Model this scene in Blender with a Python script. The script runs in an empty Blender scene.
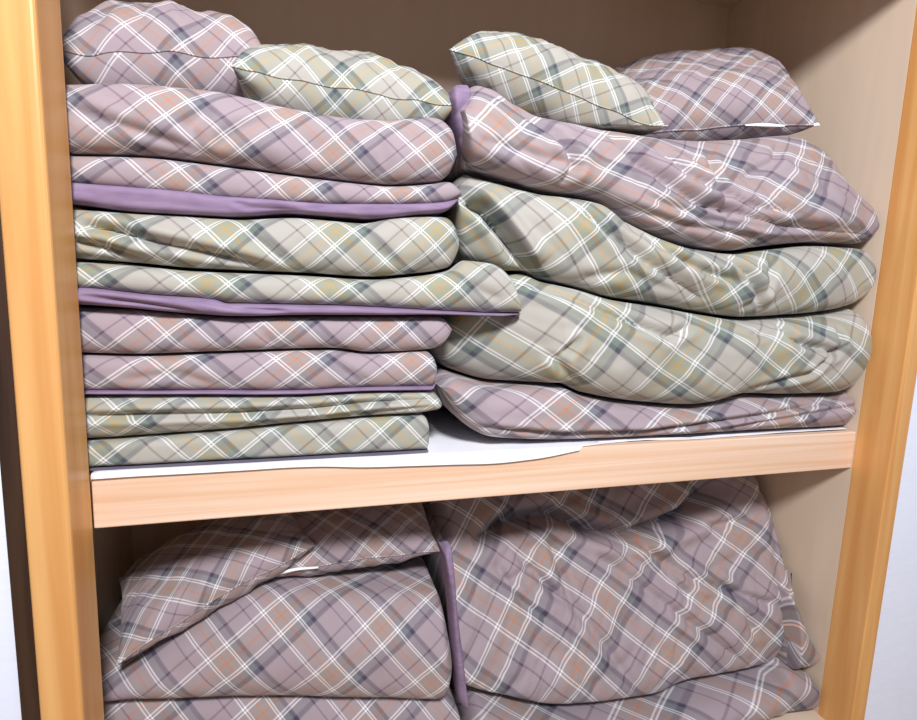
import bpy, math
import numpy as np
from mathutils import Matrix, Vector

C = bpy.context.scene.collection
rng = np.random.RandomState(7)

# ---------------------------------------------------------------- camera
F_PX = 530.8
CAM = np.array([0.3451, -0.9859, 0.3304])
PITCH, YAW, ROLL = 0.1351, 0.2840, 0.0347


def cam_basis():
    cy, sy = math.cos(YAW), math.sin(YAW)
    cp, sp = math.cos(PITCH), math.sin(PITCH)
    fwd = np.array([sy * cp, cy * cp, -sp])
    right = np.array([cy, -sy, 0.0])
    up = np.cross(right, fwd)
    c, s = math.cos(ROLL), math.sin(ROLL)
    return c * right + s * up, -s * right + c * up, fwd


RGT, UPV, FWD = cam_basis()
cam_data = bpy.data.cameras.new('camera')
cam_data.sensor_width = 36.0
cam_data.lens = F_PX / 917 * 36.0
cam_data.clip_start = 0.02
cam = bpy.data.objects.new('camera', cam_data)
C.objects.link(cam)
cam.matrix_world = Matrix(((RGT[0], UPV[0], -FWD[0], CAM[0]),
                           (RGT[1], UPV[1], -FWD[1], CAM[1]),
                           (RGT[2], UPV[2], -FWD[2], CAM[2]),
                           (0, 0, 0, 1)))
bpy.context.scene.camera = cam


def at(u, v, y):
    """photo measurement -> point on the upright plane at depth y"""
    d = (u - 458.5) / F_PX * RGT - (v - 360) / F_PX * UPV + FWD
    return CAM + d * ((y - CAM[1]) / d[1])


# ---------------------------------------------------------------- noise
PERM = rng.permutation(512)


def _h(i, j):
    return PERM[(PERM[i & 511] + j) & 511]


def perlin(x, y, seed=0):
    x = np.asarray(x, float) + seed * 17.31
    y = np.asarray(y, float) + seed * 9.73
    xi, yi = np.floor(x).astype(int), np.floor(y).astype(int)
    xf, yf = x - xi, y - yi
    u, v = xf ** 3 * (xf * (xf * 6 - 15) + 10), yf ** 3 * (yf * (yf * 6 - 15) + 10)

    def g(i, j, dx, dy):
        a = _h(i, j) * (2 * math.pi / 512)
        return np.cos(a) * dx + np.sin(a) * dy
    n00, n10 = g(xi, yi, xf, yf), g(xi + 1, yi, xf - 1, yf)
    n01, n11 = g(xi, yi + 1, xf, yf - 1), g(xi + 1, yi + 1, xf - 1, yf - 1)
    a, b = n00 + u * (n10 - n00), n01 + u * (n11 - n01)
    return 1.4 * (a + v * (b - a))


def ridged(x, z, ang, kl, kw, seed):
    """soft folds with pinched valleys running along angle ang (kl repeats along, kw across)"""
    c, s = math.cos(ang), math.sin(ang)
    p, r = x * c + z * s, -x * s + z * c
    warp = 0.5 * perlin(p * kl * 1.1, r * kl * 1.1, seed + 5)
    n = np.abs(perlin(p * kl, r * kw + warp * 2, seed))
    n = np.sqrt(n * n + 0.004) - 0.063
    return np.tanh(n * 2.2) - 0.4


def pchip(px, py, x):
    px, py = np.array(px, float), np.array(py, float)
    o = np.argsort(px)
    px, py = px[o], py[o]
    keep = np.concatenate([[True], np.diff(px) > 1e-5])
    px, py = px[keep], py[keep]
    h, d = np.diff(px), np.diff(py) / np.diff(px)
    m = np.zeros_like(py)
    m[0], m[-1] = d[0], d[-1]
    for k in range(1, len(px) - 1):
        if d[k - 1] * d[k] > 0:
            w1, w2 = 2 * h[k] + h[k - 1], h[k] + 2 * h[k - 1]
            m[k] = (w1 + w2) / (w1 / d[k - 1] + w2 / d[k])
    x = np.clip(x, px[0], px[-1])
    i = np.clip(np.searchsorted(px, x) - 1, 0, len(h) - 1)
    t = (x - px[i]) / h[i]
    return ((2 * t ** 3 - 3 * t ** 2 + 1) * py[i] + (t ** 3 - 2 * t ** 2 + t) * h[i] * m[i]
            + (-2 * t ** 3 + 3 * t ** 2) * py[i + 1] + (t ** 3 - t ** 2) * h[i] * m[i + 1])


# ---------------------------------------------------------------- materials
def srgb(r, g, b):
    def f(c):
        c /= 255.0
        return c / 12.92 if c <= 0.04045 else ((c + 0.055) / 1.055) ** 2.4
    return (f(r), f(g), f(b), 1.0)


def new_mat(name):
    m = bpy.data.materials.new(name)
    m.use_nodes = True
    nt = m.node_tree
    b = nt.nodes['Principled BSDF']
    return m, nt, b


def plaid_material(name, base, tan, line, sage, dark, thin, white):
    m, nt, bsdf = new_mat(name)
    N, L = nt.nodes.new, nt.links.new
    uv = N('ShaderNodeUVMap')
    uv.uv_map = 'plaid'
    sep = N('ShaderNodeSeparateXYZ')
    L(uv.outputs[0], sep.inputs[0])
    stops = []

    def seg(a, b, col):
        stops.append((a, b, col))
    # one repeat of the check: paired white lines at 0 and 0.33, an orange line between, a
    # soft sage band ending in a dark stripe, then plain ground with one thin line
    seg(0.000, 0.011, tan)
    seg(0.013, 0.028, white)
    seg(0.031, 0.150, tan)
    seg(0.155, 0.178, line)
    seg(0.183, 0.299, tan)
    seg(0.303, 0.318, white)
    seg(0.321, 0.338, tan)
    seg(0.341, 0.356, white)
    seg(0.360, 0.440, sage)
    seg(0.462, 0.505, dark)
    seg(0.525, 0.785, base)
    seg(0.795, 0.812, thin)
    seg(0.822, 0.966, base)
    seg(0.971, 0.987, white)
    seg(0.992, 1.000, tan)
    outs = []
    for k in range(2):
        fr = N('ShaderNodeMath')
        fr.operation = 'FRACT'
        L(sep.outputs[k], fr.inputs[0])
        rp = N('ShaderNodeValToRGB')
        rp.color_ramp.interpolation = 'LINEAR'
        el = rp.color_ramp.elements
        pts = []
        for a, b, c in stops:
            pts += [(a, c), (b, c)]
        pts = pts[:32]
        el[0].position, el[0].color = pts[0]
        el[1].position, el[1].color = pts[-1]
        for p, c in pts[1:-1]:
            e = el.new(p)
            e.color = c
        L(fr.outputs[0], rp.inputs[0])
        outs.append(rp.outputs[0])
    mix = N('ShaderNodeMix')
    mix.data_type = 'RGBA'
    mix.inputs[0].default_value = 0.5
    L(outs[0], mix.inputs[6])
    L(outs[1], mix.inputs[7])
    L(mix.outputs[2], bsdf.inputs['Base Color'])
    bsdf.inputs['Roughness'].default_value = 0.85
    bsdf.inputs['Specular IOR Level'].default_value = 0.25
    bsdf.inputs['Sheen Weight'].default_value = 0.08
    # weave
    tc = N('ShaderNodeTexNoise')
    tc.inputs['Scale'].default_value = 90
    L(uv.outputs[0], tc.inputs['Vector'])
    bp = N('ShaderNodeBump')
    bp.inputs['Strength'].default_value = 0.12
    bp.inputs['Distance'].default_value = 0.002
    L(tc.outputs[0], bp.inputs['Height'])
    L(bp.outputs[0], bsdf.inputs['Normal'])
    return m


def cloth_material(name, col, col2):
    m, nt, bsdf = new_mat(name)
    N, L = nt.nodes.new, nt.links.new
    tc = N('ShaderNodeTexCoord')
    mp = N('ShaderNodeMapping')
    mp.inputs['Scale'].default_value = (14, 14, 60)
    L(tc.outputs['Object'], mp.inputs[0])
    no = N('ShaderNodeTexNoise')
    no.inputs['Scale'].default_value = 1.5
    no.inputs['Detail'].default_value = 4
    L(mp.outputs[0], no.inputs['Vector'])
    rp = N('ShaderNodeValToRGB')
    rp.color_ramp.elements[0].position = 0.3
    rp.color_ramp.elements[1].position = 0.7
    rp.color_ramp.elements[0].color = col2
    rp.color_ramp.elements[1].color = col
    L(no.outputs[0], rp.inputs[0])
    L(rp.outputs[0], bsdf.inputs['Base Color'])
    bsdf.inputs['Roughness'].default_value = 0.9
    bsdf.inputs['Specular IOR Level'].default_value = 0.2
    return m


def wood_material(name, a, b, scale, rough=0.5, spec=0.3, wave=0.0):
    m, nt, bsdf = new_mat(name)
    N, L = nt.nodes.new, nt.links.new
    tc = N('ShaderNodeTexCoord')
    mp = N('ShaderNodeMapping')
    mp.inputs['Scale'].default_value = scale
    L(tc.outputs['Object'], mp.inputs[0])
    no = N('ShaderNodeTexNoise')
    no.inputs['Scale'].default_value = 1.0
    no.inputs['Detail'].default_value = 5
    no.inputs['Distortion'].default_value = 0.6
    L(mp.outputs[0], no.inputs['Vector'])
    rp = N('ShaderNodeValToRGB')
    rp.color_ramp.elements[0].position = 0.34
    rp.color_ramp.elements[1].position = 0.66
    rp.color_ramp.elements[0].color = b
    rp.color_ramp.elements[1].color = a
    L(no.outputs[0], rp.inputs[0])
    L(rp.outputs[0], bsdf.inputs['Base Color'])
    bsdf.inputs['Roughness'].default_value = rough
    bsdf.inputs['Specular IOR Level'].default_value = spec
    bp = N('ShaderNodeBump')
    bp.inputs['Strength'].default_value = 0.08
    bp.inputs['Distance'].default_value = 0.002
    L(no.outputs[0], bp.inputs['Height'])
    L(bp.outputs[0], bsdf.inputs['Normal'])
    return m


M = {}
WHT = srgb(255, 255, 255)
M['mauve'] = plaid_material('mauve_plaid', srgb(158, 143, 149), srgb(154, 139, 136), srgb(182, 122, 88),
                            srgb(118, 117, 124), srgb(70, 64, 84), srgb(108, 88, 104), srgb(234, 234, 240))
M['green'] = plaid_material('green_plaid', srgb(168, 164, 156), srgb(148, 149, 132), srgb(184, 142, 68),
                            srgb(114, 124, 116), srgb(74, 77, 88), srgb(118, 104, 102), srgb(234, 234, 240))
M['piping'] = cloth_material('grey_piping', srgb(120, 114, 128), srgb(104, 98, 112))
M['purple'] = cloth_material('purple_lining', srgb(146, 126, 152), srgb(126, 106, 134))
M['white'] = cloth_material('white_sheet', srgb(240, 240, 246), srgb(232, 232, 240))
M['zip'] = cloth_material('white_zip', srgb(250, 250, 250), srgb(240, 240, 240))
M['post'] = wood_material('orange_post_wood', srgb(224, 172, 110), srgb(208, 148, 86), (26, 26, 1.2), 0.4)
M['rail'] = wood_material('pale_rail_wood', srgb(234, 206, 184), srgb(220, 180, 148), (1.0, 34, 60), 0.5)
M['ply'] = wood_material('beige_plywood', srgb(220, 200, 180), srgb(212, 190, 168), (9, 9, 1.0), 0.7)
M['dark'] = wood_material('dark_door_frame', srgb(66, 46, 34), srgb(44, 30, 24), (40, 40, 2), 0.35)
M['plaster'] = cloth_material('white_plaster', srgb(234, 239, 255), srgb(230, 235, 253))
M['floor'] = wood_material('floor_boards', srgb(190, 160, 120), srgb(170, 140, 100), (2, 20, 20), 0.5)


# ---------------------------------------------------------------- mesh helpers
def link(name, me, mat, parent=None):
    o = bpy.data.objects.new(name, me)
    C.objects.link(o)
    me.materials.append(mat)
    if parent is not None:
        o.parent = parent
    return o


def grid_mesh(name, V, uv, wrap_j):
    """V: (ni, nj, 3) grid; closed in j when wrap_j. uv: (ni, nj+1 or nj, 2)"""
    ni, nj = V.shape[:2]
    me = bpy.data.meshes.new(name)
    faces, fuv = [], []
    jj = nj if wrap_j else nj - 1
    for i in range(ni - 1):
        for j in range(jj):
            j2 = (j + 1) % nj
            faces.append((i * nj + j, (i + 1) * nj + j, (i + 1) * nj + j2, i * nj + j2))
            if uv is not None:
                fuv += [uv[i, j], uv[i + 1, j], uv[i + 1, j + 1], uv[i, j + 1]]
    me.from_pydata(V.reshape(-1, 3).tolist(), [], faces)
    if uv is not None:
        lay = me.uv_layers.new(name='plaid')
        lay.data.foreach_set('uv', np.array(fuv, np.float32).ravel())
    me.polygons.foreach_set('use_smooth', [True] * len(faces))
    me.update()
    return me


def box_mesh(name, x0, x1, y0, y1, z0, z1, bev=0.0, seg=2):
    import bmesh
    bm = bmesh.new()
    bmesh.ops.create_cube(bm, size=1)
    for v in bm.verts:
        v.co = ((x0 + x1) / 2 + v.co.x * (x1 - x0), (y0 + y1) / 2 + v.co.y * (y1 - y0), (z0 + z1) / 2 + v.co.z * (z1 - z0))
    if bev:
        bmesh.ops.bevel(bm, geom=list(bm.edges), offset=bev, segments=seg, affect='EDGES', profile=0.5)
    me = bpy.data.meshes.new(name)
    bm.to_mesh(me)
    bm.free()
    return me


def struct(name, me, mat):
    o = link(name, me, mat)
    o['kind'] = 'structure'
    return o


def tag(o, label, cat, group=None):
    o['label'], o['category'] = label, cat
    if group:
        o['group'] = group


# ---------------------------------------------------------------- setting
W, H, D = 1.70, 1.2755, 0.60
S = 0.089          # how far the posts stand in front of the shelf
ZF = -0.80         # closet floor
struct('wall_left', box_mesh('wl', -0.16, -0.12, -0.02, D + 0.03, ZF, H), M['ply'])
struct('wall_right', box_mesh('wr', W, W + 0.03, -0.001, D + 0.03, ZF, H), M['ply'])
struct('wall_back', box_mesh('wb', -0.12, W, D, D + 0.03, ZF, H), M['ply'])
struct('ceiling', box_mesh('ce', -0.16, W + 0.03, -0.03, D + 0.03, H, H + 0.03), M['ply'])
struct('floor', box_mesh('fl', -0.16, W + 0.03, -0.05, D + 0.03, ZF - 0.03, ZF), M['ply'])
struct('trim_1', box_mesh('post_left', -0.059, 0.0, -S, 0.0, ZF - 0.03, H + 0.03, 0.006, 3), M['post'])
struct('trim_2', box_mesh('post_right', W, W + 0.047, -S, 0.0, ZF - 0.03, H + 0.03, 0.003, 2), M['post'])
struct('wall_front_left', box_mesh('wfl', -0.16, -0.06, -0.02, -0.004, ZF - 0.03, H + 0.03), M['ply'])
struct('trim_3', box_mesh('lintel', 0.0, W, -S, -0.01, 1.08, H + 0.03, 0.003, 2), M['post'])
struct('wall_front_right', box_mesh('wfr', W + 0.047, W + 1.2, -S + 0.012, 0.05, ZF - 0.03, H + 0.6), M['plaster'])
struct('wall_front_top', box_mesh('wft', -1.6, W + 1.2, -S + 0.02, 0.05, H + 0.03, H + 0.9), M['plaster'])
struct('floor_room', box_mesh('flr', -1.6, W + 1.2, -3.2, -0.05, ZF - 0.06, ZF - 0.03), M['floor'])
# sliding door leaf slid open at the left: white paper in a dark lacquered frame
dz0, dz1 = ZF - 0.03, 1.05
door = struct('door_1', box_mesh('door_paper', -0.95, -0.084, -S + 0.016, -S + 0.024, dz0 + 0.03, dz1 - 0.03), M['plaster'])
fr = link('door_stile', box_mesh('door_stile', -0.086, -0.0595, -S + 0.006, -S + 0.030, dz0, dz1, 0.003), M['dark'], door)
link('door_rail', box_mesh('door_rail', -0.95, -0.089, -S + 0.010, -S + 0.030, dz0, dz0 + 0.03, 0.003), M['dark'], door)

# shelf
HR = 0.0954
def empty(name, loc):
    o = bpy.data.objects.new(name, None)
    C.objects.link(o)
    o.location = loc
    o.empty_display_size = 0.05
    bpy.context.view_layer.update()
    return o


shelf = empty('closet_shelf', (0, 0, 0))
link('shelf_board', box_mesh('shelf_board', -0.12, W, 0.022, D, -0.02, -0.002), M['ply'], shelf)
tag(shelf, 'pale wooden closet shelf with a thick front rail carrying the two upper stacks', 'shelf')
link('front_rail', box_mesh('front_rail', 0.0, W, 0.0, 0.022, -HR, 0.0, 0.0025), M['rail'], shelf)

# white sheet lying on the shelf, its front edge hanging a little over the rail
nx, ny = 160, 60
xs = np.linspace(0.002, W - 0.004, nx)
over = pchip([0, .1, .3, .36, .45, .53, .62, .72, .80, .90, 1.0, 1.08, 1.2, 1.3, 1.5, 1.7],
             [.003, .002, .002, .003, .010, .013, .016, .019, .015, .002, -.014, -.022, -.008, -.012, -.022, -.03], xs)
V = np.zeros((nx, ny, 3))
for i, x in enumerate(xs):
    ov = over[i]
    path = [(D - 0.02, 0.002), (0.06, 0.002), (0.02, 0.002)]
    if ov > 0:
        path += [(0.0, 0.0025), (-0.003, 0.0015), (-0.0055, -0.002), (-0.006, -0.004 - ov)]
    else:
        path += [(-ov + 0.012, 0.0022), (-ov + 0.008, 0.0022), (-ov + 0.003, 0.0024), (-ov, 0.002)]
    p = np.array(path)
    s = np.concatenate([[0], np.cumsum(np.hypot(*np.diff(p, axis=0).T))])
    t = np.concatenate([np.linspace(0, s[1], 8)[:-1], np.linspace(s[1], s[2], 6)[:-1], np.linspace(s[2], s[3], 12)[:-1],
                        np.linspace(s[3], s[4], 10)[:-1], np.linspace(s[4], s[5], 10)[:-1], np.linspace(s[5], s[6], ny - 41)])
    V[i, :, 0] = x
    V[i, :, 1] = np.interp(t, s, p[:, 0])
    V[i, :, 2] = np.interp(t, s, p[:, 1]) + 0.0006 * (1 + perlin(x * 9, t * 9, 3))
sheet = link('shelf_sheet', grid_mesh('shelf_sheet', V, None, False), M['white'])
md = sheet.modifiers.new('thick', 'SOLIDIFY')
md.thickness = 0.0012
md.offset = 1
tag(sheet, 'thin white sheet spread over the shelf, its wavy edge hanging over the rail', 'sheet')


# ---------------------------------------------------------------- bedding
def uv_map_from(ref, y):
    """ref = (pixel of a white-line crossing, repeat vector a, repeat vector b) seen on plane y"""
    p0, a, b = ref
    P = at(p0[0], p0[1], y)[[0, 2]]
    A = at(p0[0] + a[0] * 1.0, p0[1] + a[1] * 1.0, y)[[0, 2]] - P
    B = at(p0[0] + b[0] * 1.0, p0[1] + b[1] * 1.0, y)[[0, 2]] - P
    inv = np.linalg.inv(np.array([A, B]).T)
    return P, inv


def seg_dist(x, z, poly):
    best = np.full(x.shape, 1e9)
    sign = np.zeros(x.shape)
    par = np.zeros(x.shape)
    n = len(poly) - 1
    for k in range(n):
        (ax, az), (bx, bz) = poly[k], poly[k + 1]
        dx, dz = bx - ax, bz - az
        l2 = dx * dx + dz * dz
        t = np.clip(((x - ax) * dx + (z - az) * dz) / l2, 0, 1)
        d = np.hypot(x - ax - t * dx, z - az - t * dz)
        cr = np.sign(dx * (z - az) - dz * (x - ax))
        m = d < best
        best = np.where(m, d, best)
        sign = np.where(m, cr, sign)
        par = np.where(m, (k + t) / n, par)
    return best, sign, par


def crease_disp(x, z, creases, y):
    out = np.zeros_like(x)
    for c in creases:
        pts, depth, width = c[0], c[1], c[2]
        step = c[3] if len(c) > 3 else 0.0
        poly = [tuple(at(u, v, y)[[0, 2]]) for u, v in pts]
        d, sg, par = seg_dist(x, z, poly)
        fade = np.clip(np.minimum(par, 1 - par) * 6, 0, 1) ** 0.7
        g = np.exp(-(d / width) ** 2) - 0.35 * np.exp(-((d - 2.2 * width) / (1.3 * width)) ** 2)
        out -= 0.8 * depth * g * fade
        if step:
            # one side laps over the other: raise the side on the left of the drawn line
            out += step * fade * (sg > 0) * np.exp(-(d / (4.5 * width)) ** 2)
    return out


SUP = {}


def pt2(p, y):
    if p[0] == 'w':                     # already world x, z
        return np.array(p[1:3])
    return at(p[0], p[1], p[2] if len(p) > 2 else y)[[0, 2]]


def futon_mesh(name, top, bot, ys=0.03, yb=0.57, bulge=None, n=2.4, rl=0.02, rr=0.03, ref=None, creases=(),
               wr=(), amp=0.004, seed=0, warp=0.0, nx=170, nose=44, endpull=0.6, lo=0.0, ytop=0.0, warpk=4, zmin=None, zmax=None, ey=0.45, s0=-1.0, spow=1.0, xshear=0.0, keep=None, cy=None):
    """A folded, stuffed quilt: top/bot are its upper and lower seam lines along the front, ys the depth of the
    seam, yb the back; the front swells forward of the seam in a rounded nose."""
    yq = ys if not callable(ys) else ys(0.5)
    T = np.array([pt2(p, yq) for p in top])
    B = np.array([pt2(p, yq) for p in bot])
    x0, x1 = min(T[0, 0], B[0, 0]), max(T[-1, 0], B[-1, 0])
    x0, x1 = max(x0, -0.1), min(x1, W - 0.004 + lo)
    k = np.linspace(0, 1, nx)
    k = k + 0.12 * np.sin(2 * math.pi * k) / (2 * math.pi) * -1.0      # denser at both ends
    xs = x0 + (x1 - x0) * k
    zt, zb = pchip(T[:, 0], T[:, 1], xs), pchip(B[:, 0], B[:, 1], xs)
    if zmin is not None:
        zb = np.maximum(zb, zmin)
    if zmax is not None:
        zt = np.minimum(zt, zmax)
    zt = np.maximum(zt, zb + 0.002)
    zm, h = (zt + zb) / 2, (zt - zb) / 2
    dl, dr = np.clip((xs - x0) / rl, 0, 1), np.clip((x1 - xs) / rr, 0, 1)
    E = np.sqrt(np.clip(1 - (1 - dl) ** 2, 0, 1)) * np.sqrt(np.clip(1 - (1 - dr) ** 2, 0, 1))
    Eh = np.maximum(E, 0.02)
    h2 = np.maximum(h * Eh - 0.0012, 0.0006)
    bl = (np.maximum(h, 0.012) * 0.75 if bulge is None else np.full(nx, bulge)) * np.maximum(E, 0.003) ** ey
    yfront = np.array([ys(t) for t in k]) if callable(ys) else np.full(nx, ys)
    yfront = yfront + (1 - E ** ey) * endpull * 0.05
    yt = np.array([ytop(t) for t in k]) if callable(ytop) else np.full(nx, ytop)
    # profile
    phi = np.linspace(-math.pi / 2, math.pi / 2, nose)
    c, s = np.abs(np.cos(phi)) ** (2 / n), np.sign(np.sin(phi)) * np.abs(np.sin(phi)) ** (2 / n)
    nb = 16
    nback = 12
    flat = np.linspace(0, 1, nb + 1)[1:] ** 1.3
    ybk = np.array([yb(t) for t in k]) - 0.03 if callable(yb) else np.full(nx, yb - 0.03)
    ybk = np.maximum(ybk, yfront + yt + 0.004)
    cols_y, cols_z, wgt = [], [], []
    for j in range(nose):
        cols_y.append(yfront - bl * c[j] + yt * max(0.0, (s[j] - s0) / (1 - s0)) ** spow)
        cols_z.append(zm + h2 * s[j])
        wgt.append(np.full(nx, abs(math.cos(phi[j])) ** 0.9))
    for f in flat:
        cols_y.append(yfront + yt + (ybk - yfront - yt) * f)
        cols_z.append(zm + h2)
        wgt.append(np.zeros(nx))
    ph2 = np.linspace(math.pi / 2, -math.pi / 2, nback + 2)[1:-1]
    for p in ph2:
        cols_y.append(ybk + 0.03 * math.cos(p))
        cols_z.append(zm + h2 * math.sin(p))
        wgt.append(np.zeros(nx))
    for f in flat[::-1][:-1]:
        cols_y.append(yfront + (ybk - yfront) * f)
        cols_z.append(zm - h2)
        wgt.append(np.zeros(nx))
    Y, Z, WG = np.array(cols_y).T, np.array(cols_z).T, np.array(wgt).T
    X = np.repeat(xs[:, None], Y.shape[1], 1)
    nj = Y.shape[1]
    if xshear:
        X = X + xshear * k[:, None] ** 2 * np.clip((Z - zb[:, None]) / np.maximum(zt - zb, 1e-3)[:, None], 0, 1)
    if keep is not None:
        SUP[keep] = (xs, zt)
    # cloth coordinates: along x, and arc length round the profile from the nose
    dY, dZ = np.diff(Y, axis=1, append=Y[:, :1]), np.diff(Z, axis=1, append=Z[:, :1])
    arc = np.concatenate([np.zeros((nx, 1)), np.cumsum(np.hypot(dY, dZ), 1)], 1)
    mid = 0.5 * (arc[:, nose // 2 - 1] + arc[:, nose // 2])
    Tc = zm[:, None] + (arc - mid[:, None])
    Sc = np.repeat(xs[:, None], nj + 1, 1)
    # wrinkles in the front face
    Tn = Tc[:, :nj]
    d = amp * perlin(X * 9, Tn * 11, seed + 1) + amp * 0.5 * perlin(X * 21, Tn * 24, seed + 2)
    for (ang, kl, kw, a) in wr:
        d = d + a * ridged(X, Tn, math.radians(ang), kl, kw, seed + int(abs(ang)))
    d = d + crease_disp(X, Z, creases, yq - 0.6 * float(bl.max()) if cy is None else cy)
    d = d * WG
    # normals of the plain profile in the yz plane
    gy, gz = np.gradient(Y, axis=1), np.gradient(Z, axis=1)
    ln = np.maximum(np.hypot(gy, gz), 1e-6)
    ny_, nz_ = -gz / ln, gy / ln
    Y2 = Y + d * ny_ * E[:, None]
    Z2 = Z + d * nz_ * 0.6 * E[:, None] * WG
    Vx = np.stack([X, Y2, Z2], -1)
    uv = None
    if ref is not None:
        P, inv = uv_map_from(ref, yq - (bl.max() * 0.8))
        wx = warp * (perlin(Sc * warpk, Tc * warpk, seed + 11) + 0.22 * perlin(Sc * warpk * 2.7, Tc * warpk * 2.7, seed + 12))
        wz = warp * (perlin(Sc * warpk, Tc * warpk, seed + 13) + 0.22 * perlin(Sc * warpk * 2.7, Tc * warpk * 2.7, seed + 14))
        q = np.stack([Sc + wx - P[0], Tc + wz - P[1]], -1)
        uv = q @ inv.T
    return grid_mesh(name, Vx, uv, True)


def futon(name, label, fabric, top, bot, group, cat='futon', parts=False, **kw):
    me = futon_mesh(name, top, bot, **kw)
    if parts:
        o = empty(name, (0, 0, 0))
        link('cover', me, M[fabric], o)
    else:
        o = link(name, me, M[fabric])
    tag(o, label, cat, group)
    return o


def lining(parent, top, bot, name='lining', label='plain purple lining along the edge', **kw):
    o = link(name, futon_mesh(name, top, bot, **kw), M['piping' if name == 'piping' else 'purple'], parent)
    o['label'] = label
    return o


A0, B0 = (57, -50), (54, 49)


def star(u, v, a=A0, b=B0):
    """the orange lines cross a sixth of a repeat after the first white pair"""
    return ((u - (a[0] + b[0]) / 6, v - (a[1] + b[1]) / 6), a, b)


# ---- left stack, upper compartment: seam lines from the top down
s0 = [(60, 86), (150, 86), (213, 92), (230, 95), (280, 107), (340, 118), (387, 121), (430, 118), (450, 124), (459, 152)]
s1 = [(60, 155), (72, 155), (160, 158), (217, 165), (300, 176), (330, 180), (380, 185), (430, 183), (447, 181), (459, 158)]
s2 = [(60, 207), (78, 206), (133, 213), (233, 218), (297, 215), (363, 220), (417, 216), (443, 213), (460, 200)]
s3 = [(60, 258), (133, 263), (200, 269), (300, 273), (363, 277), (413, 274), (447, 268), (459, 258)]
s4 = [(60, 305), (82, 305), (133, 308), (187, 313), (233, 316), (297, 315), (363, 315), (447, 315), (490, 316), (517, 313)]
s5 = [(60, 352), (140, 354), (200, 352), (230, 351), (330, 348), (370, 352), (430, 349), (443, 345), (452, 333)]
s6 = [(60, 393), (88, 393), (200, 393), (300, 393), (363, 390), (430, 389), (436, 380)]
s7 = [(60, 439), (90, 437.6), (145, 434), (227, 428), (309, 420), (380, 414), (415, 412), (441, 408)]
s8 = [(60, 468), (90, 468), (162, 469), (227, 465.5), (309, 462), (380, 458.5), (427, 456)]
GL = 'folded futons in the upper left stack'
YL = 0.045

f1 = futon('folded_futon', 'thick mauve plaid folded futon topmost of the upper left stack, under two pillows', 'mauve', s0, s1, GL,
           ys=YL, ref=((149.4, 101), (68, -47), (54, 50)), rr=0.05, amp=0.007, seed=1, warp=0.006, keep='left',
           creases=[([(72, 110), (160, 140), (230, 163)], 0.010, 0.008), ([(200, 150), (190, 128), (215, 110)], 0.009, 0.010),
                    ([(215, 150), (235, 135), (290, 110)], 0.007, 0.010), ([(360, 125), (380, 150), (385, 183)], 0.006, 0.014)],
           wr=[(-35, 3, 10, 0.0043)])
l2t = [(60, 183), (75, 183), (167, 190), (230, 197), (313, 203), (397, 204), (443, 202), (460, 197)]
f2 = futon('folded_futon', 'thin mauve plaid futon with a wide purple band, second from top on the left', 'mauve',
           [(60, 156), (160, 159), (217, 166), (300, 177), (380, 186), (430, 184), (447, 182), (462, 192)],
           [(60, 187), (75, 187), (167, 194), (230, 201), (313, 206), (397, 207), (443, 205), (462, 199)], GL, parts=True,
           ys=YL, ref=((155.7, 184.7), (70, -48), (54, 50)), rr=0.03, amp=0.003, seed=2, bulge=0.026)
lining(f2, l2t, s2, ys=YL, bulge=0.030, n=3.2, rr=0.03, amp=0.004, seed=3, label='plain purple lining showing as a wide band along the lower edge',
       creases=[([(230, 201), (250, 208), (300, 212)], 0.005, 0.005)], wr=[(-5, 3, 22, 0.0025)])
f3 = futon('folded_futon', 'sage green plaid futon between two purple bands in the upper left stack', 'green',
           [(60, 208), (133, 213), (187, 216), (230, 219), (300, 218), (360, 223), (390, 218), (443, 217), (459, 230)], s3, GL,
           ys=YL, ref=star(227, 230, (60, -50), (54, 49)), rr=0.025, amp=0.006, seed=4, warp=0.004,
           creases=[([(78, 224), (110, 229), (160, 242), (207, 252), (283, 270)], 0.022, 0.008, 0.010),
                    ([(70, 240), (105, 246), (150, 262)], 0.016, 0.007, 0.008),
                    ([(245, 222), (258, 240), (290, 264)], 0.010, 0.009, 0.005), ([(360, 224), (372, 245), (400, 268)], 0.006, 0.010)])
f4 = futon('folded_futon', 'sage green plaid futon whose pointed corner pokes right over the neighbouring stack', 'green',
           [(60, 260), (133, 265), (200, 271), (300, 275), (363, 279), (413, 276), (447, 270), (464, 260), (490, 263), (507, 276), (517, 312)],
           [(60, 290), (82, 290), (150, 296), (217, 301), (230, 304), (330, 306), (430, 311), (490, 313), (517, 313)], GL, parts=True,
           ys=YL, ref=star(330, 285, (60, -48), (54, 49)), rr=0.012, amp=0.004, seed=5, bulge=0.04, warp=0.003,
           yb=lambda t: 0.57 if t < 0.70 else 0.05, creases=[([(447, 272), (475, 290), (500, 300)], 0.006, 0.009)])
lining(f4, [(60, 286), (82, 286), (150, 293), (217, 298), (230, 302), (330, 304), (430, 309), (490, 312), (517, 312.5)], s4, ys=YL,
       bulge=0.045, n=3.0, rr=0.02, amp=0.003, seed=6, yb=lambda t: 0.5 if t < 0.70 else 0.05, label='plain purple lining showing as a thin band along the lower edge',
       creases=[([(85, 295), (140, 302), (200, 311)], 0.009, 0.004, 0.004), ([(200, 300), (240, 307), (290, 311)], 0.007, 0.004)])
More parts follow.
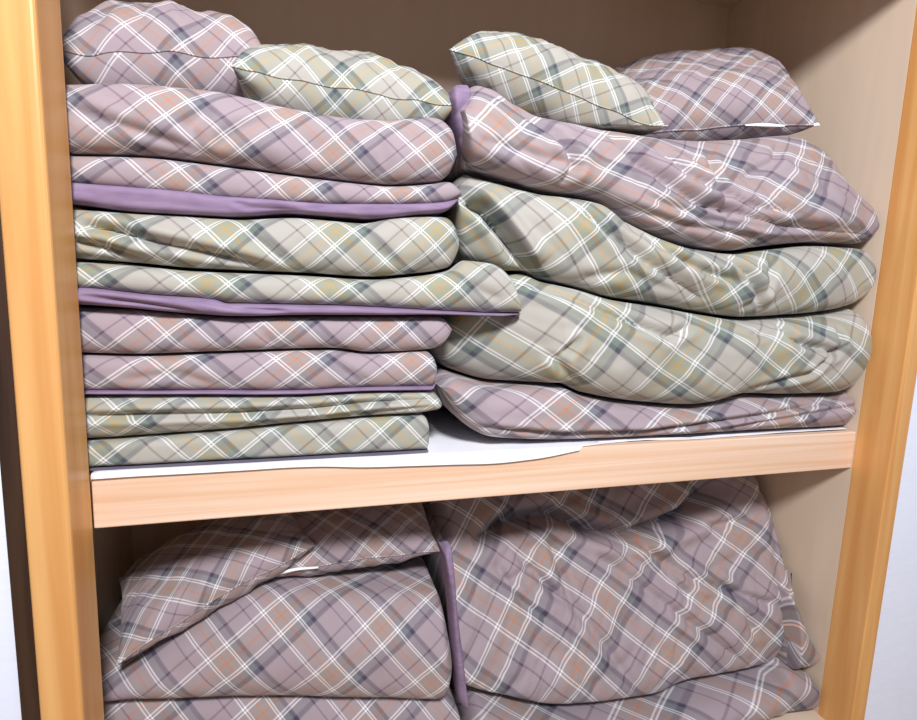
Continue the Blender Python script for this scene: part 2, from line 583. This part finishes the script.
f5 = futon('folded_futon', 'mauve plaid futon with a rounded right end, just under the pointed green one', 'mauve',
           [(60, 306), (83, 307), (133, 309), (187, 314), (233, 317), (297, 316), (363, 316), (443, 316), (452, 325)], s5, GL,
           ys=YL, ref=star(168, 318, (62, -48), (58, 50)), rr=0.04, amp=0.004, seed=7, bulge=0.03, warp=0.003,
           creases=[([(230, 320), (262, 330), (275, 350)], 0.006, 0.010)], wr=[(-20, 3, 14, 0.0019)])
l6t = [(60, 388), (88, 388), (200, 388), (300, 388), (363, 385), (430, 384), (434, 381)]
f6 = futon('folded_futon', 'mauve plaid futon with dark purple lower edge, third from bottom on the left', 'mauve',
           [(60, 353), (140, 355), (200, 353), (330, 349), (370, 353), (425, 350), (435, 358)],
           [(u, v + 2) for u, v in l6t[:-2]] + [(430, 386), (436, 378)], GL, parts=True,
           ys=YL, ref=star(297, 358, (62, -46), (58, 48)), rr=0.012, amp=0.004, seed=8, bulge=0.028, warp=0.003,
           creases=[([(120, 380), (180, 372), (215, 385)], 0.005, 0.008), ([(330, 352), (345, 370), (372, 384)], 0.005, 0.008)])
lining(f6, l6t, s6, ys=YL, bulge=0.026, n=3.0, rr=0.02, amp=0.001, seed=9, label='plain purple lining along the lower edge')
f7 = futon('folded_futon', 'sage green plaid futon, second from bottom in the upper left stack, with a long crease', 'green',
           [(60, 394), (88, 394), (200, 394), (300, 394), (363, 391), (430, 390), (441, 398)], s7, GL,
           ys=YL, ref=star(117, 423, (64, -46), (58, 42)), rr=0.015, amp=0.003, seed=10, bulge=0.03,
           creases=[([(60, 416), (150, 413), (240, 411), (313, 407), (373, 400), (445, 397)], 0.020, 0.006, 0.004),
                    ([(240, 424), (320, 416), (440, 404)], 0.008, 0.005)])
f8 = futon('folded_futon', 'sage green plaid futon lying on the white sheet, bottom of the upper left stack', 'green',
           [(60, 440), (90, 438.6), (145, 435), (227, 429), (309, 421), (380, 415), (420, 413), (427.5, 418)],
           [(60, 466), (90, 466), (162, 467), (227, 463.5), (309, 460), (380, 456.5), (427, 454)], GL, parts=True,
           ys=YL, ref=star(211, 460, (62, -50), (58, 50)), rr=0.008, amp=0.002, seed=11, bulge=0.034, n=3.5, zmin=0.004)
lining(f8, [(60, 465.5), (162, 466.5), (227, 463), (309, 459.5), (380, 456), (426, 453.5)], s8, ys=YL, bulge=0.036, rr=0.01, amp=0.0,
       seed=12, yb=0.5, zmin=0.003, name='piping', label='dark grey piping along the bottom edge')

# ---- right stack, upper compartment
GR = 'folded comforters in the upper right stack'
YR = 0.06
t0 = [(456, 107), (461, 95), (470, 84), (480, 79), (493, 82), (517, 99), (540, 112), (573, 118), (617, 126), (663, 132), (700, 135), (750, 134), (804, 131),
      (824, 143), (847, 177), (867, 203), (880, 224)]
t1 = [(456, 120), (463, 163), (480, 170), (513, 182), (540, 191), (590, 200), (617, 218), (660, 238), (684, 245), (727, 251), (750, 248), (817, 243),
      (864, 246), (880, 232)]
r1 = futon('folded_comforter', 'large wrinkled mauve plaid comforter topmost of the upper right stack', 'mauve', t0, t1, GR, cat='comforter', parts=True,
           ys=YR, bulge=0.085, ref=star(785, 200, (44, -54), (62, 38)), rl=0.03, rr=0.035, amp=0.007, seed=21, warp=0.022, nx=280, nose=84, ytop=0.06,
           ey=0.18, endpull=0.0, keep='right', wr=[(-28, 2.2, 15, 0.0099), (-50, 4, 22, 0.0043)],
           creases=[([(520, 100), (560, 130), (575, 165), (560, 190)], 0.022, 0.010, 0.010),
                    ([(617, 128), (640, 160), (700, 205), (780, 225), (870, 235)], 0.024, 0.011, 0.010),
                    ([(660, 138), (690, 175), (740, 205), (800, 215)], 0.018, 0.010, 0.008),
                    ([(720, 145), (715, 180), (730, 240)], 0.015, 0.009),
                    ([(590, 195), (680, 225), (760, 238), (860, 240)], 0.014, 0.007),
                    ([(640, 195), (700, 220), (800, 234)], 0.012, 0.007),
                    ([(480, 140), (530, 155), (590, 170)], 0.010, 0.010),
                    ([(800, 135), (780, 160), (740, 180)], 0.014, 0.010)])
lining(r1, [(446, 100), (450, 90), (456, 86), (464, 86), (469, 97)], [(446, 104), (452, 130), (458, 152), (463, 163), (469, 140)],
       ys=0.075, bulge=0.045, rl=0.01, rr=0.012, amp=0.006, seed=23, nx=50, nose=70, yb=0.4, wr=[(75, 6, 40, 0.0087)],
       label='plain purple lining turned out at the left end')
t2 = [(458, 225), (460, 253), (470, 260), (500, 271), (523, 271), (540, 279), (573, 287), (607, 297), (647, 303), (697, 312), (734, 317), (777, 315),
      (824, 310), (850, 300), (876, 286)]
r2 = futon('folded_comforter', 'sage green plaid comforter with a swooping fold, directly under the topmost mauve comforter', 'green',
           [(458, 200), (459, 172), (464, 166), (480, 173), (513, 185), (540, 194), (590, 203), (617, 221), (660, 241), (684, 248), (727, 254), (750, 251),
            (817, 246), (864, 249), (876, 262)], t2, GR, cat='comforter',
           ys=lambda t: YR + 0.07 * max(0.0, 1 - t / 0.2), bulge=0.07, ref=star(622, 288, (54, -53), (42, 56)), rl=0.03, rr=0.03, amp=0.006, seed=25, warp=0.016, nx=260, nose=70, ey=0.25, endpull=0.2,
           wr=[(-30, 2.5, 13, 0.0062)],
           creases=[([(466, 196), (488, 208), (505, 232), (520, 256), (534, 272)], 0.045, 0.011, 0.022),
                    ([(560, 196), (600, 230), (640, 262), (700, 300)], 0.016, 0.011, 0.008),
                    ([(590, 208), (640, 235), (680, 262), (740, 285)], 0.014, 0.009),
                    ([(725, 252), (742, 275), (755, 310)], 0.026, 0.009, 0.010),
                    ([(660, 242), (690, 270), (725, 280)], 0.014, 0.008),
                    ([(770, 252), (755, 290), (735, 312)], 0.012, 0.009), ([(560, 285), (620, 272), (690, 300)], 0.010, 0.010)])
t3 = [(440, 356), (443, 364), (467, 378), (497, 384), (553, 382), (577, 391), (630, 400), (683, 403), (700, 401), (734, 392), (777, 393), (817, 392), (857, 378),
      (882, 350)]
r3 = futon('folded_comforter', 'sage green plaid comforter bulging out under the swooping one, third of the right stack', 'green',
           [(440, 350), (447, 325), (460, 300), (480, 275), (500, 273), (523, 273), (540, 281), (573, 289), (607, 299), (647, 305), (697, 314), (734, 319), (777, 317),
            (824, 312), (850, 302), (868, 297), (882, 320)], t3, GR, cat='comforter',
           ys=lambda t: YR + 0.14 * max(0.0, 1 - t / 0.22), bulge=0.085, ref=((670.3, 347.4), (-44, 58), (63, 46)), rl=0.03, rr=0.04, amp=0.006, seed=27,
           warp=0.008, nx=260, nose=70, ey=0.15, endpull=0.0, wr=[(-25, 3, 11, 0.0050)],
           creases=[([(510, 282), (560, 292), (620, 318), (660, 334), (700, 318)], 0.022, 0.010, 0.010),
                    ([(560, 380), (555, 355), (575, 335)], 0.018, 0.009),
                    ([(540, 350), (565, 372), (585, 388)], 0.012, 0.008),
                    ([(777, 318), (785, 340), (835, 352)], 0.022, 0.009, 0.006),
                    ([(740, 390), (800, 372), (830, 345), (830, 325)], 0.018, 0.008), ([(700, 318), (745, 335), (780, 325)], 0.012, 0.008)])
r4 = futon('folded_comforter', 'flattened mauve plaid comforter lying on the sheet at the bottom of the right stack', 'mauve',
           [(438, 379), (446, 375), (467, 380), (497, 386), (553, 384), (577, 393), (630, 402), (683, 405), (700, 403), (734, 394), (777, 395), (817, 394), (857, 380), (872, 384)],
           [(438, 392), (445, 403), (457, 418), (470, 428), (487, 435), (546, 438), (600, 440), (650, 440), (700, 436), (784, 430), (857, 423), (872, 408)],
           GR, cat='comforter', ys=YR, bulge=0.06, ref=star(563, 408, (64, -46), (60, 50)), rl=0.04, rr=0.015, amp=0.004, seed=29, warp=0.008, nx=220, nose=50, zmin=0.006,
           ey=0.06, endpull=0.0, wr=[(10, 3, 18, 0.0037)],
           creases=[([(465, 424), (560, 432), (640, 430), (760, 412), (862, 392)], 0.018, 0.006, 0.006), ([(700, 430), (780, 415), (865, 402)], 0.010, 0.006)])

# ---- lower compartment, left
GB = 'folded futons in the lower left stack'
yl = lambda t: 0.15 - 0.07 * t
b1 = futon('folded_futon', 'thick mauve plaid folded futon carrying the two pillows in the lower left', 'mauve',
           [(70, 682), (90, 676), (116, 668), (170, 640), (230, 612), (270, 599), (320, 599), (400, 596), (438, 594), (446, 610)],
           [(70, 704), (90, 702), (107, 700), (190, 695), (290, 689), (380, 685), (438, 682), (446, 672)], GB,
           ys=yl, bulge=0.07, n=2.2, ref=((261.7, 624.2), (53.6, -44.6), (54, 48.7)), rr=0.03, amp=0.005, seed=31, warp=0.003, ytop=0.05, keep='low')
b2 = futon('folded_futon', 'mauve plaid folded futon lowest in the lower left, cut off by the frame', 'mauve',
           [(70, 706), (90, 704), (107, 702), (190, 697), (290, 691), (380, 687), (440, 684), (454, 694)],
           [(70, 800), (200, 800), (300, 800), (400, 800), (455, 790)], GB,
           ys=yl, bulge=0.05, n=2.6, ref=star(262, 716, (54, -45), (54, 49)), rr=0.02, amp=0.003, seed=33, warp=0.003)

# ---- lower compartment, right
GC = 'folded comforters in the lower right heap'
q1 = futon('folded_comforter', 'huge crumpled mauve plaid comforter stuffed up to the shelf underside', 'mauve',
           [('w', 0.66, -0.17), ('w', 0.71, -0.118), ('w', 0.8, -0.11), ('w', 1.0, -0.112), ('w', 1.3, -0.11), ('w', 1.50, -0.115), ('w', 1.57, -0.14), ('w', 1.60, -0.22)],
           [('w', 0.66, -0.36)] + [(u, v, 0.05) for u, v in [(456, 690), (470, 698), (520, 710), (560, 717), (620, 712), (660, 706), (700, 690), (740, 682), (774, 673), (789, 662)]],
           GC, cat='comforter', parts=True, ys=0.10, bulge=0.09, n=2.1, ref=((513, 662), (50, -64), (58, 40)), rl=0.05, rr=0.04, cy=0.17, amp=0.008, seed=41, warp=0.012,
           nx=300, nose=130, ytop=lambda t: 0.37 if t < 0.55 else 0.37 - 0.17 * (t - 0.55) / 0.45, s0=-1.0, spow=1.0, xshear=0.095, endpull=0.3, ey=0.3, wr=[(42, 2.5, 11, 0.0099), (-45, 3, 14, 0.0062), (60, 5, 26, 0.0037)],
           creases=[([(480, 556), (520, 540), (575, 532), (610, 545), (650, 546), (700, 524), (745, 488)], 0.085, 0.016, -0.03),
                    ([(575, 532), (590, 520), (640, 500)], 0.02, 0.012), ([(690, 524), (720, 530), (755, 520)], 0.02, 0.010),
                    ([(600, 560), (650, 590), (720, 640)], 0.018, 0.012, 0.008), ([(490, 590), (540, 575), (560, 600)], 0.018, 0.010),
                    ([(640, 548), (690, 575), (760, 590)], 0.018, 0.010, 0.006), ([(560, 540), (570, 600), (620, 670)], 0.016, 0.012),
                    ([(500, 570), (520, 600), (545, 615)], 0.014, 0.008), ([(520, 560), (545, 585), (565, 600)], 0.014, 0.008),
                    ([(650, 550), (670, 575), (680, 590)], 0.014, 0.008), ([(700, 560), (725, 590), (730, 620)], 0.012, 0.009),
                    ([(570, 705), (600, 690), (680, 670)], 0.012, 0.010)])
lining(q1, [(442, 546), (449, 543), (455, 600), (461, 650), (466, 698)], [(442, 552), (448, 600), (452, 650), (457, 696), (466, 708)], ys=0.06, bulge=0.03, rl=0.008,
       rr=0.008, amp=0.004, seed=43, nx=40, nose=60, yb=0.10, wr=[(80, 5, 26, 0.0037)], label='plain purple lining down the left edge')
q2 = futon('folded_comforter', 'mauve plaid comforter whose rounded corner sticks out by the right wall, under the huge one', 'mauve',
           [('w', 1.625, -0.52), (800, 592, 0.0), (812, 606, 0.0), (820, 632, 0.0), (825, 648, 0.0)],
           [('w', 1.625, -0.68), (800, 676, 0.0), (812, 675, 0.0), (820, 670, 0.0), (825, 662, 0.0)],
           GC, cat='comforter', ys=0.05, bulge=0.06, ref=star(800, 640, (50, -60), (50, 50)), rl=0.004, rr=0.008, amp=0.002, seed=45, warp=0.0, nx=70,
           ey=0.1, endpull=0.0, ytop=0.05)
q3 = futon('folded_comforter', 'mauve plaid comforter lowest in the lower right, only its rolled edge visible', 'mauve',
           [(u, v, 0.05) for u, v in [(470, 708), (520, 718), (560, 724), (620, 719), (660, 713), (700, 698), (740, 687), (770, 680)]]
           + [(796, 678, 0.0), (810, 679, 0.0), (821, 684, 0.0)],
           [(u, v, 0.05) for u, v in [(470, 790), (560, 790), (700, 775), (760, 750)]] + [(796, 728, 0.0), (812, 718, 0.0), (821, 706, 0.0)],
           GC, cat='comforter', ys=0.05, bulge=0.06, ref=star(770, 705, (50, -50), (50, 50)), rl=0.04, rr=0.008, amp=0.005, seed=47, warp=0.005, zmin=-0.797, ey=0.1, endpull=0.0,
           wr=[(20, 3, 14, 0.0037)])


# ---------------------------------------------------------------- pillows
def pillow(name, label, fabric, group, P0, P1, back, Wd, T, rot=45, off=(0.2, 0.3), per=0.12, seed=0, pinch=0.07, wrk=0.005, warp=0.004, flat=1.0, sag=0.0, sup=None, ymin=-9, pS=2.6, wob=0.006):
    """P0, P1: the two corners of the near seam; back: direction from the near seam to the far one"""
    P0, P1, back = np.array(P0), np.array(P1), np.array(back, float)
    ex = P1 - P0
    Lw = np.linalg.norm(ex)
    ex = ex / Lw
    ey = back - ex * np.dot(back, ex)
    ey /= np.linalg.norm(ey)
    ez = np.cross(ex, ey)
    n = 72
    g = np.sin(np.linspace(-1, 1, n) * math.pi / 2)
    S_, T_ = np.meshgrid(g, g, indexing='ij')
    xs = S_ * (1 - pinch * (1 - T_ ** 2) * np.abs(S_) ** 2) * Lw / 2
    ys = T_ * (1 - pinch * 1.2 * (1 - S_ ** 2) * np.abs(T_) ** 2) * Wd / 2
    prof = np.clip(1 - np.abs(S_) ** pS, 0, 1) ** 0.5 * np.clip(1 - np.abs(T_) ** 3.2, 0, 1) ** 0.45
    edge = np.clip(1 - np.maximum(np.abs(S_), np.abs(T_)), 0, 1)
    rows, uvs = [], []
    cr, sr = math.cos(math.radians(rot)), math.sin(math.radians(rot))
    for side in (1, -1):
        ang = np.arctan2(T_, S_)
        rad = np.maximum(np.abs(S_), np.abs(T_))
        gather = perlin(ang * 9 + side * 3, rad * 1.5, seed + 3) * rad ** 3 * np.clip(edge * 9, 0, 1)
        w = wrk * (perlin(xs * 13, ys * 13, seed + side) + 0.6 * perlin(xs * 30, ys * 30, seed + side + 7)) * np.clip(edge * 6, 0, 1) + 1.3 * wrk * gather
        zz = side * (T / 2 * prof * (flat if side < 0 else 1.0) + w)
        zz = zz + wob * (perlin(xs * 7, ys * 7, seed + 40) + 0.5 * perlin(xs * 19, ys * 19, seed + 41))
        Vx = np.stack([xs, ys, zz], -1)
        # cloth coordinate: grows over the bulge so the check wraps round the near edge
        a = xs + warp * perlin(xs * 8, ys * 8, seed + 20)
        dyz = np.hypot(np.diff(ys, axis=1), np.diff(zz, axis=1))
        arc = np.concatenate([np.zeros((n, 1)), np.cumsum(dyz, 1)], 1)
        b = side * arc + warp * perlin(xs * 8, ys * 8, seed + 30)
        u = (a * cr + b * sr) / per + off[0] + (0.37 if side < 0 else 0)
        v = (-a * sr + b * cr) / per + off[1] + (0.21 if side < 0 else 0)
        rows.append(Vx)
        uvs.append(np.stack([u, v], -1))
    me = bpy.data.meshes.new(name)
    vs, faces, fuv = [], [], []
    idx = -np.ones((2, n, n), int)
    cen = (P0 + P1) / 2 + ey * Wd / 2
    for k in range(2):
        for i in range(n):
            for j in range(n):
                if k == 1 and (i in (0, n - 1) or j in (0, n - 1)):
                    idx[1, i, j] = idx[0, i, j]
                    continue
                p = rows[k][i, j]
                idx[k, i, j] = len(vs)
                vs.append((ex * p[0] + ey * p[1] + ez * p[2]).tolist())
    for k in range(2):
        for i in range(n - 1):
            for j in range(n - 1):
                q = [(i, j), (i + 1, j), (i + 1, j + 1), (i, j + 1)]
                if k == 1:
                    q = q[::-1]
                faces.append([int(idx[k, a, b]) for a, b in q])
                fuv += [uvs[k][a, b] for a, b in q]
    if sup:
        # the underside rests on what lies below
        va = np.array(vs)
        zs = np.interp(va[:, 0] + cen[0], SUP[sup][0], SUP[sup][1]) + 0.003 - cen[2]
        low = (va[:, 2] < zs) & (va[:, 1] + cen[1] > ymin)
        va[:, 2] = np.where(low, zs + 0.0005, va[:, 2])
        vs = va.tolist()
    me.from_pydata(vs, [], faces)
    lay = me.uv_layers.new(name='plaid')
    lay.data.foreach_set('uv', np.array(fuv, np.float32).ravel())
    me.polygons.foreach_set('use_smooth', [True] * len(faces))
    me.update()
    o = empty(name, cen.tolist())
    link('pillowcase', me, M[fabric], o)
    tag(o, label, 'pillow', group)
    # stitched seam running round the edge
    ring = [(i, 0) for i in range(n)] + [(n - 1, j) for j in range(1, n)] + [(i, n - 1) for i in range(n - 2, -1, -1)] + [(0, j) for j in range(n - 2, 0, -1)]
    pts = np.array([rows[0][i, j] for i, j in ring])
    P3 = pts[:, :1] * ex + pts[:, 1:2] * ey + pts[:, 2:] * ez
    if sup:
        zs = np.interp(P3[:, 0] + cen[0], SUP[sup][0], SUP[sup][1]) + 0.004 - cen[2]
        P3[:, 2] = np.where((P3[:, 1] + cen[1] > ymin), np.maximum(P3[:, 2], zs), P3[:, 2])
    tang = np.roll(P3, -1, 0) - np.roll(P3, 1, 0)
    tang /= np.linalg.norm(tang, axis=1)[:, None] + 1e-9
    outw = np.cross(tang, ez)
    m_ = 8
    ring_v = np.zeros((len(ring) + 1, m_, 3))
    ring_u = np.zeros((len(ring) + 1, m_ + 1, 2))
    for k in range(len(ring) + 1):
        kk = k % len(ring)
        for q in range(m_):
            a_ = 2 * math.pi * q / m_
            ring_v[k, q] = P3[kk] + outw[kk] * 0.0022 * math.cos(a_) + ez * 0.0016 * math.sin(a_)
        ring_u[k, :] = uvs[0][ring[kk]]
    link('seam', grid_mesh('seam', ring_v, ring_u, True), M[fabric], o)
    return o, (ex, ey, ez, Lw, P3, cen, n)


def zip_part(o, fx, spans):
    ex, ey, ez, Lw, P3, cen, n = fx
    for a, b in spans:
        i0, i1 = int(a * (n - 1)), max(int(a * (n - 1)) + 2, int(b * (n - 1)))
        ks = list(range(i0, i1 + 1))
        gv = np.zeros((len(ks), 6, 3))
        for r, k in enumerate(ks):
            w_ = 0.0045 * math.sin(math.pi * (r + 0.35) / (len(ks) - 0.3))
            for q in range(6):
                a_ = 2 * math.pi * q / 6
                gv[r, q] = P3[k] - ey * (0.006 + 0.004 * math.cos(a_)) + ez * (0.002 + w_ * math.sin(a_))
        z = link('zip', grid_mesh('zip', gv, None, True), M['zip'], o)
        z['label'] = 'white zip showing at the seam'


GP = 'plaid pillows on the upper stacks'
p1, _ = pillow('pillow', 'plump mauve plaid pillow at the far left on top of the upper left stack', 'mauve', GP,
               at(54, 48, 0.09), at(266, 56, 0.10), (0.06, 1, 0.10), 0.40, 0.205, rot=43, off=(0.1, 0.4), seed=51, pinch=0.04, pS=4.0, wob=0.012, sup='left', wrk=0.007)
p2, _ = pillow('pillow', 'sage green plaid pillow lying on the upper left stack beside the mauve pillow', 'green', GP,
               at(232, 68, 0.04), at(456, 104, 0.05), (0, 1, 0.10), 0.38, 0.175, pS=3.6, wob=0.010, rot=47, off=(0.3, 0.15), seed=53, pinch=0.04, sup='left', wrk=0.007)
p3, _ = pillow('pillow', 'sage green plaid pillow slumped diagonally on top of the upper right stack', 'green', GP,
               at(450, 50, 0.11), at(668, 130, 0.03), (0.1, 1, 0.42), 0.26, 0.160, rot=40, off=(0.5, 0.1), seed=55, pinch=0.06, sup='right', wrk=0.008)
p4, f4x = pillow('pillow', 'mauve plaid pillow with a white zip, on the upper right stack near the right wall', 'mauve', GP,
                 at(618, 134, 0.24), at(819, 124, 0.06), (-0.25, 1, 0.75), 0.34, 0.165, rot=52, off=(0.2, 0.7), seed=57, pinch=0.05, sup='right', wrk=0.007)
GQ = 'plaid pillows in the lower compartment'
p5, _ = pillow('pillow', 'mauve plaid pillow leaning with a drooping pointed corner in the lower left', 'mauve', GQ,
               at(116, 663, 0.075), at(314, 545, 0.15), (0.0, 0.9, 0.22), 0.27, 0.115, rot=42, off=(0.2, 0.2), seed=59, pinch=0.06, sup='low', ymin=0.0)
p6, f6x = pillow('pillow', 'flat mauve plaid pillow behind the leaning one in the lower left', 'mauve', GQ,
                 at(252, 578, 0.17), at(439, 551, 0.15), (0, 1, 0.16), 0.36, 0.13, rot=45, off=(0.6, 0.35), seed=61, pinch=0.04, sup='low')
zip_part(p4, f4x, [(0.60, 0.74), (0.90, 0.97)])
zip_part(p6, f6x, [(0.03, 0.40)])

# ---------------------------------------------------------------- light
sc = bpy.context.scene
w = bpy.data.worlds.new('room')
sc.world = w
w.use_nodes = True
w.node_tree.nodes['Background'].inputs[0].default_value = (0.84, 0.88, 1.0, 1)
w.node_tree.nodes['Background'].inputs[1].default_value = 0.27
la = bpy.data.lights.new('room_lamp', 'AREA')
la.shape = 'DISK'
la.size = 0.40
la.energy = 57
la.color = (0.96, 0.97, 1.0)
lo = bpy.data.objects.new('room_lamp', la)
C.objects.link(lo)
lo.location = (0.42, -1.75, 1.60)
lo.rotation_euler = (Vector((0.75, 0.1, 0.2)) - Vector(lo.location)).to_track_quat('-Z', 'Y').to_euler()

sc.view_settings.view_transform = 'Standard'
sc.view_settings.look = 'None'
sc.view_settings.exposure = 0.50
sc.view_settings.gamma = 1.0
sc.view_settings.use_curve_mapping = False
